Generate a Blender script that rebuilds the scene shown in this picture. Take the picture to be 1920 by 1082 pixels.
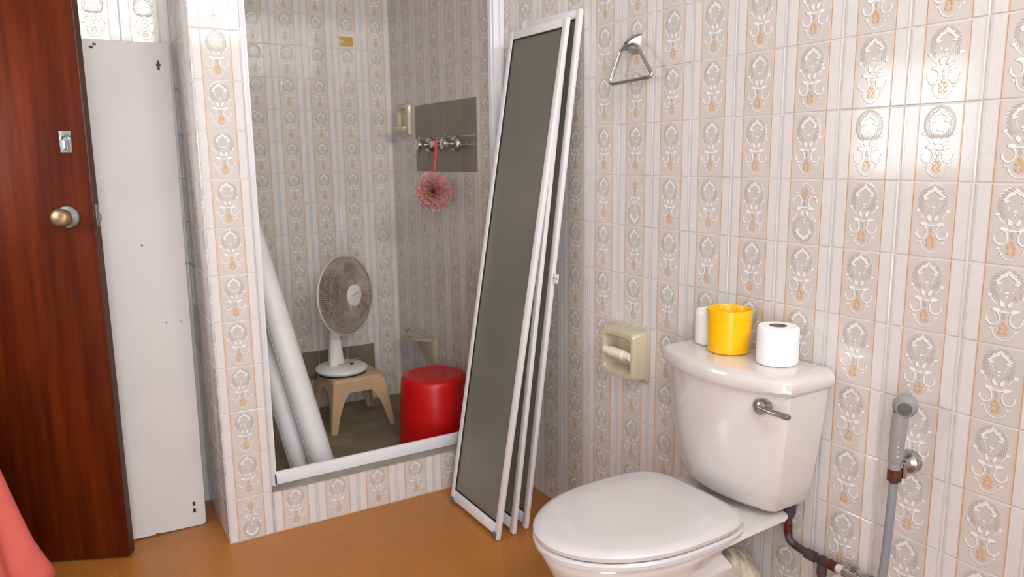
import bpy, bmesh, math, random
from mathutils import Vector, Matrix
random.seed(7)
for o in list(bpy.data.objects): bpy.data.objects.remove(o)
scene = bpy.context.scene
COL = scene.collection

# ------------------------------------------------------------------ camera
T = 0.15                      # side of one wall tile
XR = 1.0958                   # the tiled wall on the right
YB = 1.12                     # back wall of the shower
ZS = 0.04                     # shower floor
yaw, pitch, roll = 0.541834, -0.170751, -0.0122906
cam_loc = Vector((-0.39393, -2.4924, 1.25669))
fwd = Vector((math.sin(yaw)*math.cos(pitch), math.cos(yaw)*math.cos(pitch), math.sin(pitch)))
r0 = Vector((math.cos(yaw), -math.sin(yaw), 0)); u0 = r0.cross(fwd)
rr = r0*math.cos(roll) + u0*math.sin(roll); uu = u0*math.cos(roll) - r0*math.sin(roll)
cd = bpy.data.cameras.new('camera'); cam = bpy.data.objects.new('camera', cd); COL.objects.link(cam)
cam.matrix_world = Matrix(((rr.x, uu.x, -fwd.x, cam_loc.x), (rr.y, uu.y, -fwd.y, cam_loc.y), (rr.z, uu.z, -fwd.z, cam_loc.z), (0, 0, 0, 1)))
cd.sensor_width = 36; cd.lens = 36*1420.486/1920; cd.clip_start = 0.02
scene.camera = cam

# ------------------------------------------------------------------ world, daylight, exposure
world = bpy.data.worlds.new('world'); scene.world = world; world.use_nodes = True
bg = world.node_tree.nodes['Background']; bg.inputs[0].default_value = (0.85, 0.92, 1.0, 1); bg.inputs[1].default_value = 1.0

def area(name, loc, direction, sx, sy, power, color=(1, 1, 1)):
    l = bpy.data.lights.new(name, 'AREA'); l.shape = 'RECTANGLE'; l.size = sx; l.size_y = sy
    l.energy = power; l.color = color
    o = bpy.data.objects.new(name, l); COL.objects.link(o); o.location = loc
    o.rotation_euler = Vector(direction).to_track_quat('-Z', 'Z').to_euler()
    return o
# daylight arriving through the window in the left wall and the wide high window behind the camera
area('window_daylight', (-1.26, -0.16, 1.42), (1, 0, 0), 0.80, 0.60, 14.5, (0.95, 0.95, 1.0))
area('high_window_daylight', (0.30, -3.14, 2.33), (0, 1, -0.12), 1.5, 0.55, 56.0, (0.98, 0.97, 0.93))
# unseen fill lamp added behind the camera to brighten pillar, board and tank
area('added_fill_light', (-0.56, -3.16, 1.02), (0, 1, 0), 0.74, 1.9, 33.0, (0.93, 0.94, 1.0))
vs = scene.view_settings
scene.display_settings.display_device = 'sRGB'
vs.view_transform = 'Standard'; vs.look = 'None'; vs.gamma = 1; vs.use_curve_mapping = False
vs.exposure = 0.02

# ------------------------------------------------------------------ helpers
def lin(c):
    return tuple(((v/255)/12.92 if v/255 <= 0.04045 else ((v/255+0.055)/1.055)**2.4) for v in c) + (1,)

class NT:
    def __init__(s, tree): s.t = tree; s.n = tree.nodes; s.l = tree.links
    def new(s, kind, **kw):
        n = s.n.new(kind)
        for k, v in kw.items(): setattr(n, k, v)
        return n
    def put(s, sock, v):
        if isinstance(v, bpy.types.NodeSocket): s.l.new(v, sock)
        elif v is not None: sock.default_value = v
    def m(s, op, a, b=None, c=None, clamp=False):
        n = s.new('ShaderNodeMath', operation=op); n.use_clamp = clamp
        s.put(n.inputs[0], a); s.put(n.inputs[1], b); s.put(n.inputs[2], c)
        return n.outputs[0]
    def mix(s, f, a, b):
        n = s.new('ShaderNodeMix', data_type='RGBA')
        s.put(n.inputs[0], f); s.put(n.inputs[6], a); s.put(n.inputs[7], b)
        return n.outputs[2]
    def smooth(s, v, a, b, lo=0.0, hi=1.0):
        n = s.new('ShaderNodeMapRange', interpolation_type='SMOOTHSTEP')
        for i, x in enumerate((v, a, b, lo, hi)): s.put(n.inputs[i], x)
        return n.outputs[0]
    def noise(s, scale, detail=3, vec=None, rough=0.5):
        n = s.new('ShaderNodeTexNoise'); n.inputs['Scale'].default_value = scale
        n.inputs['Detail'].default_value = detail; n.inputs['Roughness'].default_value = rough
        if vec is not None: s.l.new(vec, n.inputs['Vector'])
        return n.outputs[0]
    def coords(s, which='Object', scale=None):
        c = s.new('ShaderNodeTexCoord').outputs[which]
        if scale:
            mp = s.new('ShaderNodeMapping'); s.l.new(c, mp.inputs[0]); mp.inputs['Scale'].default_value = scale; return mp.outputs[0]
        return c

def mat(name, color=(200, 200, 200), rough=0.5, metal=0.0, var=0.0, vscale=8, bump=0.0, bscale=60, coat=0.0, spec=0.5, sss=0.0, stretch=None):
    m = bpy.data.materials.new(name); m.use_nodes = True
    g = NT(m.node_tree); b = m.node_tree.nodes['Principled BSDF']
    b.inputs['Base Color'].default_value = lin(color); b.inputs['Roughness'].default_value = rough
    b.inputs['Metallic'].default_value = metal; b.inputs['Coat Weight'].default_value = coat; b.inputs['Coat Roughness'].default_value = 0.08
    b.inputs['Specular IOR Level'].default_value = spec
    if sss: b.inputs['Subsurface Weight'].default_value = sss; b.inputs['Subsurface Radius'].default_value = (0.01, 0.008, 0.006)
    v = g.coords('Object', stretch)
    n = g.noise(vscale, 4, v)
    c = lin(color); k = 1-var
    if var:
        g.l.new(g.mix(g.smooth(n, 0.35, 0.65), (c[0]*k, c[1]*k, c[2]*k, 1), (min(1, c[0]*(1+var*.5)), min(1, c[1]*(1+var*.5)), min(1, c[2]*(1+var*.5)), 1)), b.inputs['Base Color'])
    if bump:
        bn = g.new('ShaderNodeBump'); bn.inputs['Strength'].default_value = bump; bn.inputs['Distance'].default_value = 0.001
        g.l.new(g.noise(bscale, 3, v), bn.inputs['Height']); g.l.new(bn.outputs[0], b.inputs['Normal'])
    return m

# ---- embossed flower tile: one UV square per tile
def tile_material(name, dirt=0.0):
    m = bpy.data.materials.new(name); m.use_nodes = True
    g = NT(m.node_tree); b = m.node_tree.nodes['Principled BSDF']
    uv = g.new('ShaderNodeUVMap'); uv.uv_map = 'UVMap'
    sep = g.new('ShaderNodeSeparateXYZ'); g.l.new(uv.outputs[0], sep.inputs[0])
    U, V = sep.outputs[0], sep.outputs[1]
    hx = g.m('ABSOLUTE', g.m('SUBTRACT', U, 0.5))
    cb = g.new('ShaderNodeCombineXYZ'); g.put(cb.inputs[0], hx); g.put(cb.inputs[1], V)
    P = cb.outputs[0]
    def local(cx, cy, rx, ry, rot=0):
        mp = g.new('ShaderNodeMapping', vector_type='TEXTURE'); g.l.new(P, mp.inputs[0])
        mp.inputs['Location'].default_value = (cx, cy, 0); mp.inputs['Rotation'].default_value = (0, 0, math.radians(rot)); mp.inputs['Scale'].default_value = (rx, ry, 1)
        return mp.outputs[0]
    def length(v):
        n = g.new('ShaderNodeVectorMath', operation='LENGTH'); g.l.new(v, n.inputs[0]); return n.outputs['Value']
    def ell(cx, cy, rx, ry, rot=0, s=0.18): return g.smooth(length(local(cx, cy, rx, ry, rot)), 1+s, 1-s)
    def arc(cx, cy, rx, ry, w):
        d = g.m('ABSOLUTE', g.m('SUBTRACT', length(local(cx, cy, rx, ry)), 1.0)); return g.smooth(d, w*1.5, w*0.6)
    def mx(*a):
        r = a[0]
        for x in a[1:]: r = g.m('MAXIMUM', r, x)
        return r
    crown = mx(ell(.026, .893, .050, .024, -52), ell(.070, .868, .028, .027), ell(.104, .828, .044, .020, -42), ell(.092, .786, .036, .012, 25), ell(0, .918, .020, .030), ell(.128, .806, .022, .020))
    scroll = g.m('MULTIPLY', arc(.135, .345, .075, .09, .13), g.m('MAXIMUM', g.smooth(V, .37, .34), g.smooth(hx, .13, .10)))
    white = mx(crown, ell(.115, .775, .022, .016), ell(.075, .70, .006, .075, -22),
               ell(.20, .625, .03, .022), ell(.155, .565, .009, .075, -38), ell(0, .665, .032, .016), ell(0, .62, .016, .013), ell(.018, .588, .010, .012),
               ell(.048, .525, .024, .045, -22), ell(.11, .445, .052, .026, 8), ell(0, .428, .085, .013),
               scroll, ell(.207, .315, .016, .022), ell(.165, .205, .02, .014))
    faint = g.m('MULTIPLY', g.m('MULTIPLY', arc(0, .215, .135, .145, .06), g.smooth(V, .23, .2)), 0.75)
    white = g.m('MAXIMUM', white, faint)
    ang_v = local(0, .745, .165, .185); sp = g.new('ShaderNodeSeparateXYZ'); g.l.new(ang_v, sp.inputs[0])
    ang = g.m('ARCTAN2', sp.outputs[1], sp.outputs[0])
    ring = g.m('MULTIPLY', g.smooth(g.m('ABSOLUTE', g.m('SUBTRACT', length(ang_v), 1.0)), .30, .12), g.smooth(g.m('SINE', g.m('MULTIPLY', g.m('ADD', ang, length(ang_v)), 26.0)), -0.3, 0.7, .35, 1))
    disc = g.m('MULTIPLY', ell(0, .745, .16, .18), 0.35)
    wreath = g.m('MULTIPLY', g.m('MAXIMUM', ring, disc), g.smooth(V, .55, .62))
    wreath = mx(wreath, g.m('MULTIPLY', ell(0, .375, .025, .04), .9))
    orange = mx(ell(0, .285, .026, .026), ell(.032, .235, .024, .026), ell(.034, .17, .024, .028), ell(0, .13, .012, .01))
    halo = ell(0, .21, .075, .10, 0, .35)
    band = g.smooth(hx, .286, .279)
    line = g.smooth(g.m('ABSOLUTE', g.m('SUBTRACT', hx, .288)), .011, .004)
    fade = g.smooth(g.m('ABSOLUTE', g.m('SUBTRACT', hx, .275)), .045, .0)
    # lattice of small diamonds on the pale side strips
    a1 = g.m('SINE', g.m('MULTIPLY', g.m('ADD', U, V), 2*math.pi*22)); a2 = g.m('SINE', g.m('MULTIPLY', g.m('SUBTRACT', U, V), 2*math.pi*22))
    lat = g.m('MULTIPLY', a1, a2)
    strip = g.m('MULTIPLY', g.smooth(hx, .30, .305), g.smooth(hx, .455, .448))
    strip = g.m('MULTIPLY', strip, g.smooth(g.m('ABSOLUTE', g.m('SUBTRACT', V, .5)), .482, .476))
    latm = g.m('MULTIPLY', strip, g.smooth(g.m('ABSOLUTE', lat), .12, .45))
    # colours
    geo = g.new('ShaderNodeObjectInfo')
    vary = g.noise(9.0, 2, g.coords('Object'))
    vary2 = g.noise(55.0, 2, g.coords('Object'))
    c_band = g.mix(g.smooth(vary, .35, .65), lin((207, 202, 196)), lin((214, 204, 199)))
    base = g.mix(band, lin((207, 203, 203)), c_band)
    base = g.mix(strip, base, lin((212, 207, 206)))
    base = g.mix(latm, base, lin((238, 235, 235)))
    base = g.mix(g.m('MULTIPLY', fade, .30), base, lin((214, 190, 150)))
    base = g.mix(g.m('MULTIPLY', wreath, .55), base, lin((168, 170, 160)))
    base = g.mix(g.m('MULTIPLY', halo, .5), base, lin((206, 190, 160)))
    base = g.mix(white, base, lin((240, 237, 235)))
    oc = g.mix(g.smooth(vary2, .35, .65), lin((222, 166, 100)), lin((226, 172, 138)))
    base = g.mix(g.m('MULTIPLY', orange, .68), base, oc)
    lc = g.mix(g.smooth(vary2, .4, .6), lin((226, 164, 126)), lin((214, 172, 108)))
    base = g.mix(g.m('MULTIPLY', line, .78), base, lc)
    if dirt: base = g.mix(dirt, base, lin((170, 156, 128)))
    g.l.new(base, b.inputs['Base Color'])
    b.inputs['Roughness'].default_value = 0.11
    b.inputs['Specular IOR Level'].default_value = 0.6
    h = g.m('ADD', g.m('MULTIPLY', white, 1.0), g.m('MULTIPLY', latm, .18))
    h = g.m('ADD', h, g.m('MULTIPLY', orange, .7)); h = g.m('ADD', h, g.m('MULTIPLY', line, -.5))
    h = g.m('ADD', h, g.m('MULTIPLY', wreath, .7))
    bn = g.new('ShaderNodeBump'); bn.inputs['Strength'].default_value = 0.8; bn.inputs['Distance'].default_value = 0.0018
    g.l.new(h, bn.inputs['Height']); g.l.new(bn.outputs[0], b.inputs['Normal'])
    return m

M = {}
M['tile'] = tile_material('flower_tile')
M['grout'] = mat('grout', (226, 220, 216), .6, var=.12, vscale=14)
M['plain'] = mat('plain_grey_tile', (128, 122, 106), .22, var=.08)
M['stain'] = mat('amber_patch', (206, 168, 84), .3, var=.15)
M['plaster'] = mat('plaster', (196, 192, 188), .8, var=.04)
M['cement'] = mat('cement_ledge', (150, 144, 128), .6, var=.15, vscale=12)
M['shower_floor'] = mat('shower_floor', (142, 130, 102), .55, var=.22, vscale=9)
M['alu'] = mat('white_painted_aluminium', (232, 231, 235), .32, var=.03)
M['alu_dirty'] = mat('worn_white_aluminium', (228, 226, 228), .35, var=.02, vscale=12)
M['gasket'] = mat('black_gasket', (28, 28, 30), .6)
M['grey_plastic'] = mat('grey_plastic', (92, 96, 98), .5)
M['chrome'] = mat('chrome', (205, 205, 208), .12, metal=1, var=.06)
M['dull_chrome'] = mat('tarnished_chrome', (182, 180, 180), .25, metal=1, var=.2, vscale=60)
M['ceramic'] = mat('bone_ceramic', (218, 212, 209), .10, coat=.5, var=.02)
M['seat'] = mat('white_seat_plastic', (208, 203, 204), .16, coat=.3)
M['cream'] = mat('cream_ceramic', (198, 187, 160), .14, coat=.4, var=.05)
M['roller'] = mat('roller_plastic', (238, 226, 210), .4)
M['paper'] = mat('toilet_paper', (246, 244, 246), .9, bump=.3, bscale=150)
M['core'] = mat('paper_core', (128, 116, 106), .9)
M['yellow'] = mat('yellow_plastic', (250, 190, 0), .25, sss=.1)
M['red'] = mat('red_plastic', (204, 8, 6), .35, var=.06)
M['tan'] = mat('tan_plastic', (202, 168, 132), .45, var=.08)
M['fan_white'] = mat('fan_white_plastic', (230, 228, 224), .4, var=.05)
M['fan_wire'] = mat('dusty_wire', (176, 158, 142), .6, var=.2, vscale=40)
M['fan_rim'] = mat('fan_rim_plastic', (214, 200, 184), .45, var=.08)
M['fan_blade'] = mat('dusty_fan_blade', (146, 124, 108), .45, var=.3, vscale=20)
M['black'] = mat('black_plastic', (22, 22, 24), .5)
M['sheet'] = mat('white_sheeting', (232, 232, 232), .5, var=.04, bump=.3, bscale=220)
M['pink'] = mat('coral_net', (252, 176, 166), .7, var=.25, vscale=25, sss=.2)
M['pinkpale'] = mat('pale_net', (240, 196, 188), .7, var=.1)
M['pinkpale'].node_tree.nodes['Principled BSDF'].inputs['Alpha'].default_value = .38
M['cord'] = mat('pink_cord', (226, 84, 96), .6)
M['board'] = mat('white_painted_board', (212, 208, 208), .55, var=.03, vscale=5, bump=.2, bscale=30)
M['dark'] = mat('dark_mark', (70, 62, 58), .6)
M['hose'] = mat('grey_hose', (140, 142, 148), .4)
M['spray'] = mat('grey_sprayer', (152, 148, 150), .3)
M['rust'] = mat('rusty_copper', (96, 52, 34), .5, metal=.3, var=.4, vscale=90)
M['pipe'] = mat('old_dark_pipe', (84, 72, 76), .5, metal=.3, var=.35, vscale=50)
M['teflon'] = mat('white_coupling', (216, 208, 198), .5)
M['waste'] = mat('stained_pipe', (214, 200, 178), .4, var=.5, vscale=5, stretch=(7, 7, 1.5))
M['coral'] = mat('coral_cloth', (226, 108, 98), .85, var=.06, bump=.3, bscale=400)
M['brass'] = mat('worn_brass', (158, 136, 104), .42, metal=.8, var=.25, vscale=50)
M['steel'] = mat('dull_steel', (130, 134, 130), .5, metal=.4, var=.2, vscale=60)

def wood_material():
    m = bpy.data.materials.new('varnished_wood'); m.use_nodes = True
    g = NT(m.node_tree); b = m.node_tree.nodes['Principled BSDF']
    v = g.coords('Object', (9, 9, .55)); n1 = g.noise(2.2, 6, v, .6)
    v2 = g.coords('Object', (60, 60, 1.2)); n2 = g.noise(3, 4, v2)
    c = g.mix(g.smooth(n1, .3, .72), lin((70, 20, 5)), lin((108, 42, 7)))
    c = g.mix(g.m('MULTIPLY', n2, .35), c, lin((60, 20, 12)))
    g.l.new(c, b.inputs['Base Color']); b.inputs['Roughness'].default_value = .42; b.inputs['Specular IOR Level'].default_value = .14
    return m
M['wood'] = wood_material()
M['wood_edge'] = mat('dark_door_edge', (74, 34, 18), .5, var=.2, stretch=(10, 10, .6))

def floor_material():
    m = bpy.data.materials.new('terracotta_floor_tiles'); m.use_nodes = True
    g = NT(m.node_tree); b = m.node_tree.nodes['Principled BSDF']
    geo = g.coords('Object'); s = g.new('ShaderNodeSeparateXYZ'); g.l.new(geo, s.inputs[0])
    cb = g.new('ShaderNodeCombineXYZ'); g.put(cb.inputs[0], g.m('ADD', s.outputs[1], 5.03)); g.put(cb.inputs[1], g.m('ADD', s.outputs[0], 4.965+.0985*0))
    br = g.new('ShaderNodeTexBrick'); g.l.new(cb.outputs[0], br.inputs['Vector'])
    br.offset = .5; br.inputs['Scale'].default_value = 1; br.inputs['Mortar Size'].default_value = .0011; br.inputs['Mortar Smooth'].default_value = .6
    br.inputs['Brick Width'].default_value = .197; br.inputs['Row Height'].default_value = .0985; br.inputs['Bias'].default_value = 0
    br.inputs['Color1'].default_value = lin((176, 112, 44)); br.inputs['Color2'].default_value = lin((182, 116, 46)); br.inputs['Mortar'].default_value = lin((184, 132, 82))
    n = g.noise(14, 4, geo); n2 = g.noise(3.0, 3, geo)
    c = g.mix(g.m('MULTIPLY', g.smooth(n, .4, .7), .22), br.outputs[0], lin((182, 116, 76)))
    c = g.mix(g.m('MULTIPLY', g.smooth(n2, .45, .7), .18), c, lin((168, 110, 36)))
    g.l.new(c, b.inputs['Base Color']); b.inputs['Roughness'].default_value = .38
    bn = g.new('ShaderNodeBump'); bn.inputs['Strength'].default_value = .3; bn.inputs['Distance'].default_value = .001; bn.invert = True
    g.l.new(br.outputs['Fac'], bn.inputs['Height']); g.l.new(bn.outputs[0], b.inputs['Normal'])
    return m
M['floor'] = floor_material()

def obscure_glass():
    m = bpy.data.materials.new('obscure_glass'); m.use_nodes = True
    g = NT(m.node_tree); b = m.node_tree.nodes['Principled BSDF']
    v = g.coords('Object')
    n = g.noise(260, 2, v)
    g.l.new(g.mix(g.smooth(g.noise(3, 2, v), .3, .7), (.40, .41, .35, 1), (.47, .46, .40, 1)), b.inputs['Base Color'])
    b.inputs['Transmission Weight'].default_value = .68; b.inputs['Roughness'].default_value = .32; b.inputs['IOR'].default_value = 1.3
    bn = g.new('ShaderNodeBump'); bn.inputs['Strength'].default_value = .35; bn.inputs['Distance'].default_value = .001
    g.l.new(n, bn.inputs['Height']); g.l.new(bn.outputs[0], b.inputs['Normal'])
    return m
M['glass'] = obscure_glass()

# ---- mesh helpers
def box(bm, a, b, bev=0.0, seg=2):
    vs = [bm.verts.new((x, y, z)) for x in (a[0], b[0]) for y in (a[1], b[1]) for z in (a[2], b[2])]
    f = [(0, 1, 3, 2), (4, 6, 7, 5), (0, 4, 5, 1), (2, 3, 7, 6), (0, 2, 6, 4), (1, 5, 7, 3)]
    faces = [bm.faces.new([vs[i] for i in q]) for q in f]
    if bev:
        es = list({e for fc in faces for e in fc.edges})
        bmesh.ops.bevel(bm, geom=es, offset=bev, segments=seg, profile=.5, affect='EDGES')
def loft(bm, rings, cap0=True, cap1=True, closed=True):
    R = [[bm.verts.new(p) for p in r] for r in rings]
    n = len(R[0]); k = n if closed else n-1
    for a, b in zip(R, R[1:]):
        for i in range(k): bm.faces.new((a[i], a[(i+1) % n], b[(i+1) % n], b[i]))
    if cap0: bm.faces.new(R[0][::-1])
    if cap1: bm.faces.new(R[-1])
    return R
def frame_at(d):
    d = Vector(d).normalized(); a = Vector((0, 0, 1)) if abs(d.z) < .9 else Vector((1, 0, 0))
    x = d.cross(a).normalized(); return x, d.cross(x).normalized(), d
def lathe(bm, prof, origin=(0, 0, 0), axis=(0, 0, 1), n=32, cap0=True, cap1=True):
    x, y, d = frame_at(axis); o = Vector(origin)
    if abs(Vector(axis).normalized().z) > .999: x, y = Vector((1, 0, 0)), Vector((0, 1, 0)) if Vector(axis).z > 0 else Vector((0, -1, 0))
    rings = [[o + d*h + (x*math.cos(t) + y*math.sin(t))*r for t in [2*math.pi*i/n for i in range(n)]] for r, h in prof]
    return loft(bm, rings, cap0, cap1)
def tube(bm, pts, r, n=12, closed=False, flat=1.0):
    pts = [Vector(p) for p in pts]; rad = r if isinstance(r, (list, tuple)) else [r]*len(pts)
    rings = []; prev = None
    N = len(pts)
    for i, p in enumerate(pts):
        if closed: d = pts[(i+1) % N] - pts[i-1]
        else: d = pts[min(i+1, N-1)] - pts[max(i-1, 0)]
        d.normalize()
        if prev is None: x, y, _ = frame_at(d)
        else:
            x = (prev - d*prev.dot(d)).normalized(); y = d.cross(x)
        prev = x
        rings.append([p + (x*math.cos(t)+y*math.sin(t)*flat)*rad[i] for t in [2*math.pi*k/n for k in range(n)]])
    if closed: rings.append(rings[0])
    loft(bm, rings, not closed, not closed)
    if closed: bmesh.ops.remove_doubles(bm, verts=bm.verts, dist=1e-6)
def smooth_path(ctrl, n=8):
    P = [Vector(p) for p in ctrl]; out = []
    for i in range(len(P)-1):
        a, b, c, d = P[max(i-1, 0)], P[i], P[i+1], P[min(i+2, len(P)-1)]
        for k in range(n):
            t = k/n; out.append(.5*((2*b)+(-a+c)*t+(2*a-5*b+4*c-d)*t*t+(-a+3*b-3*c+d)*t**3))
    out.append(P[-1]); return out
def obj(name, bm, m, parent=None, angle=40, fix=True, mats=None):
    if fix: bmesh.ops.recalc_face_normals(bm, faces=bm.faces)
    me = bpy.data.meshes.new(name); bm.to_mesh(me); bm.free()
    for x in (mats or [m]): me.materials.append(x)
    for p in me.polygons: p.use_smooth = True
    me.set_sharp_from_angle(angle=math.radians(angle))
    o = bpy.data.objects.new(name, me); COL.objects.link(o)
    if parent:
        o.parent = parent
        bpy.context.view_layer.update()
        o.matrix_parent_inverse = parent.matrix_world.inverted()
    return o
def thing(name, label, cat, loc, group=None):
    o = bpy.data.objects.new(name, None); COL.objects.link(o); o.empty_display_size = .05
    o.location = loc; o['label'] = label; o['category'] = cat
    if group: o['group'] = group
    bpy.context.view_layer.update()
    return o
def tag(o, label, cat, group=None):
    o['label'] = label; o['category'] = cat
    if group: o['group'] = group
    return o
def struct(name, bm, m, parent=None, label=None, **kw):
    o = obj(name, bm, m, parent, **kw); o['kind'] = 'structure'
    if label: o['label'] = label
    return o
B = bmesh.new

# ------------------------------------------------------------------ tiled surfaces
FLIP_R = {(-3, -1), (1, -1), (6, 0), (-1, -4)}
def tiles(bm, origin, du, dv, nrm, i0, i1, j0, j1, flips=(), skip=(), plain=(), amber=(), ulo=None, uhi=None, jit=.0005, T=.15):
    """rows j, columns i of tiles on a plane; each tile a shallow raised slab with its own UV square"""
    uvl = bm.loops.layers.uv.get('UVMap') or bm.loops.layers.uv.new('UVMap')
    o, du, dv, nrm = Vector(origin), Vector(du), Vector(dv), Vector(nrm)
    g = .0011/T
    def P(u, v, h): return o + du*(u*T) + dv*(v*T) + nrm*h
    for i in range(i0, i1):
        for j in range(j0, j1):
            if (i, j) in skip: continue
            a, b = float(i), float(i+1)
            if ulo is not None: a = max(a, ulo)
            if uhi is not None: b = min(b, uhi)
            if b-a < .05: continue
            tu, tv = random.gauss(0, jit), random.gauss(0, jit)
            e = .011
            rin = [(a+g+e, j+g+e), (b-g-e, j+g+e), (b-g-e, j+1-g-e), (a+g+e, j+1-g-e)]
            rout = [(a+g, j+g), (b-g, j+g), (b-g, j+1-g), (a+g, j+1-g)]
            hh = lambda u, v: .0032 + (u-i-.5)*tu + (v-j-.5)*tv
            vi = [bm.verts.new(P(u, v, hh(u, v))) for u, v in rin]; vo = [bm.verts.new(P(u, v, .0022)) for u, v in rout]; vb = [bm.verts.new(P(u, v, 0)) for u, v in rout]
            fl = (i, j) in flips
            mi = 2 if (i, j) in plain else 3 if (i, j) in amber else 0
            def face(vv, uvs):
                f = bm.faces.new(vv); f.material_index = mi
                for l, (u, v) in zip(f.loops, uvs):
                    x, y = u-i, v-j
                    l[uvl].uv = (1-x, 1-y) if fl else (x, y)
            face(vi, rin)
            for k in range(4):
                q = (k+1) % 4
                face([vo[k], vo[q], vi[q], vi[k]], [rout[k], rout[q], rin[q], rin[k]])
                face([vb[k], vb[q], vo[q], vo[k]], [rout[k], rout[q], rout[q], rout[k]])
def slab(bm, a, b, mi=1):
    n0 = len(bm.faces); box(bm, a, b); bm.faces.ensure_lookup_table()
    for f in bm.faces[n0:]: f.material_index = mi
TM = [M['tile'], M['grout'], M['plain'], M['stain']]
y00 = -7.41953*T       # a vertical joint on the right wall
H = 2.75; YF = -3.0; XL = -1.05

bm = B()   # right wall: u runs towards the camera
slab(bm, (XR-.0019, YF-.1, -.1), (XR+.1, YB+.1, H))
plain = {(i, j) for i in range(-13, -9) for j in (8, 9)}
tiles(bm, (XR, y00, 0), (0, -1, 0), (0, 0, 1), (-1, 0, 0), -15, 13, 0, 18, flips={(-3, 7), (1, 7)}, plain=plain, ulo=-(YB-y00)/T, uhi=(y00-YF)/T)
struct('wall_right', bm, None, mats=TM, fix=False, angle=10)
bm = B()   # back wall of the shower
slab(bm, (.0, YB-.0019, -.1), (XR, YB+.1, H))
tiles(bm, (.0829, YB, .042), (1, 0, 0), (0, 0, 1), (0, -1, 0), 0, 7, 0, 18, ulo=.45, uhi=(XR-.0829)/.1446, plain={(3, 1), (4, 1), (5, 1)}, T=.1446)
struct('wall_back', bm, None, mats=TM, fix=False, angle=10)
bm = B()   # partition that ends in the one-tile-wide pillar
slab(bm, (.0040, .0040, -.1), (.1460, YB, H))
tiles(bm, (0, .006, 0), (1, 0, 0), (0, 0, 1), (0, -1, 0), 0, 1, 0, 18, flips={(0, 0)})
tiles(bm, (.144, .0, .0), (0, 1, 0), (0, 0, 1), (1, 0, 0), 0, 8, 0, 18, uhi=YB/T)
tiles(bm, (.006, .40, .0), (0, -1, 0), (0, 0, 1), (-1, 0, 0), 0, 3, 0, 18, uhi=.40/T)
struct('wall_pillar', bm, None, mats=TM, fix=False, angle=10)
bm = B()   # alcove wall behind the board
slab(bm, (XL-.1, .3981, -.1), (.006, .50, H))
tiles(bm, (.0035, .40, -.0), (-1, 0, 0), (0, 0, 1), (0, -1, 0), -1, 7, 0, 18, ulo=0, uhi=7.02)
struct('wall_alcove', bm, None, mats=TM, fix=False, angle=10)
bm = B()   # left wall with a window opening
wy0, wy1, wz0, wz1 = -.56, .24, 1.13, 1.72
for a, b in [((XL-.1, YF-.1, -.1), (XL, wy0, H)), ((XL-.1, wy1, -.1), (XL, .5, H)), ((XL-.1, wy0, -.1), (XL, wy1, wz0)), ((XL-.1, wy0, wz1), (XL, wy1, H))]: box(bm, a, b)
struct('wall_left', bm, M['plaster'])
bm = B()   # wall behind the camera with a high window
hx0, hx1, hz0, hz1 = -.45, 1.05, 2.06, 2.60
dx0, dx1 = -.95, -.17  # doorway opening added to let the fill lamp in
for a, b in [((XL, YF-.1, -.1), (dx0, YF, 2.03)), ((dx0, YF-.1, -.1), (dx1, YF, 0)), ((dx1, YF-.1, -.1), (XR-.002, YF, 2.03)), ((XL, YF-.1, 2.03), (hx0, YF, H)), ((hx0, YF-.1, 2.03), (hx1, YF, hz0)), ((hx0, YF-.1, hz1), (hx1, YF, H)), ((hx1, YF-.1, 2.03), (XR-.002, YF, H))]: box(bm, a, b)
struct('wall_front', bm, M['plaster'])
bm = B()  # jambs of the added doorway, out of view
for a, b in [((dx0-.06, YF, 0), (dx0, YF+.015, 2.03)), ((dx1, YF, 0), (dx1+.06, YF+.015, 2.03))]: box(bm, a, b, .002)
struct('trim_2', bm, M['plaster'])
bm = B(); box(bm, (XL-.1, YF-.1, H), (XR+.1, YB+.1, H+.1)); struct('ceiling', bm, M['plaster'])
bm = B(); box(bm, (XL-.1, YF-.1, -.1), (XR, .5, 0)); struct('floor', bm, M['floor'])
bm = B(); box(bm, (.15, .12, 0), (XR, YB, ZS)); struct('floor_shower', bm, M['shower_floor'])
bm = B()   # shower curb
slab(bm, (.150, .0040, 0), (XR-.005, .118, .1480))
tiles(bm, (0, .006, 0), (1, 0, 0), (0, 0, 1), (0, -1, 0), 1, 8, 0, 1, uhi=(XR-.006)/T)
n0 = len(bm.faces); box(bm, (.150, -.001, .1482), (XR-.005, .12, .153), .001); bm.faces.ensure_lookup_table()
for f in bm.faces[n0:]: f.material_index = 2
struct('trim_1', bm, None, mats=[M['tile'], M['grout'], M['cement']], fix=False, angle=10, label='tiled shower curb with a grey cement ledge on top')

# windows (outside the view, they light the room)
def window(name, axis, p0, p1, a0, a1, z0, z1, nv):
    e = bpy.data.objects.new(name, None); COL.objects.link(e); e['kind'] = 'structure'; e['label'] = 'white framed louvre window'
    def bx(bm, u0, u1, z0_, z1_, d0=p0, d1=p1):
        if axis == 'x': box(bm, (d0, u0, z0_), (d1, u1, z1_))
        else: box(bm, (u0, d0, z0_), (u1, d1, z1_))
    bm = B(); w = .03
    bx(bm, a0, a1, z0, z0+w); bx(bm, a0, a1, z1-w, z1); bx(bm, a0, a0+w, z0+w, z1-w); bx(bm, a1-w, a1, z0+w, z1-w)
    for k in range(1, nv):
        u = a0 + (a1-a0)*k/nv; bx(bm, u-.012, u+.012, z0+w, z1-w)
    obj('window_frame', bm, M['alu'], e)
window('window_1', 'x', XL-.07, XL-.03, wy0, wy1, wz0, wz1, 1)
window('window_2', 'y', YF-.07, YF-.03, hx0, hx1, hz0, hz1, 3)

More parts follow.
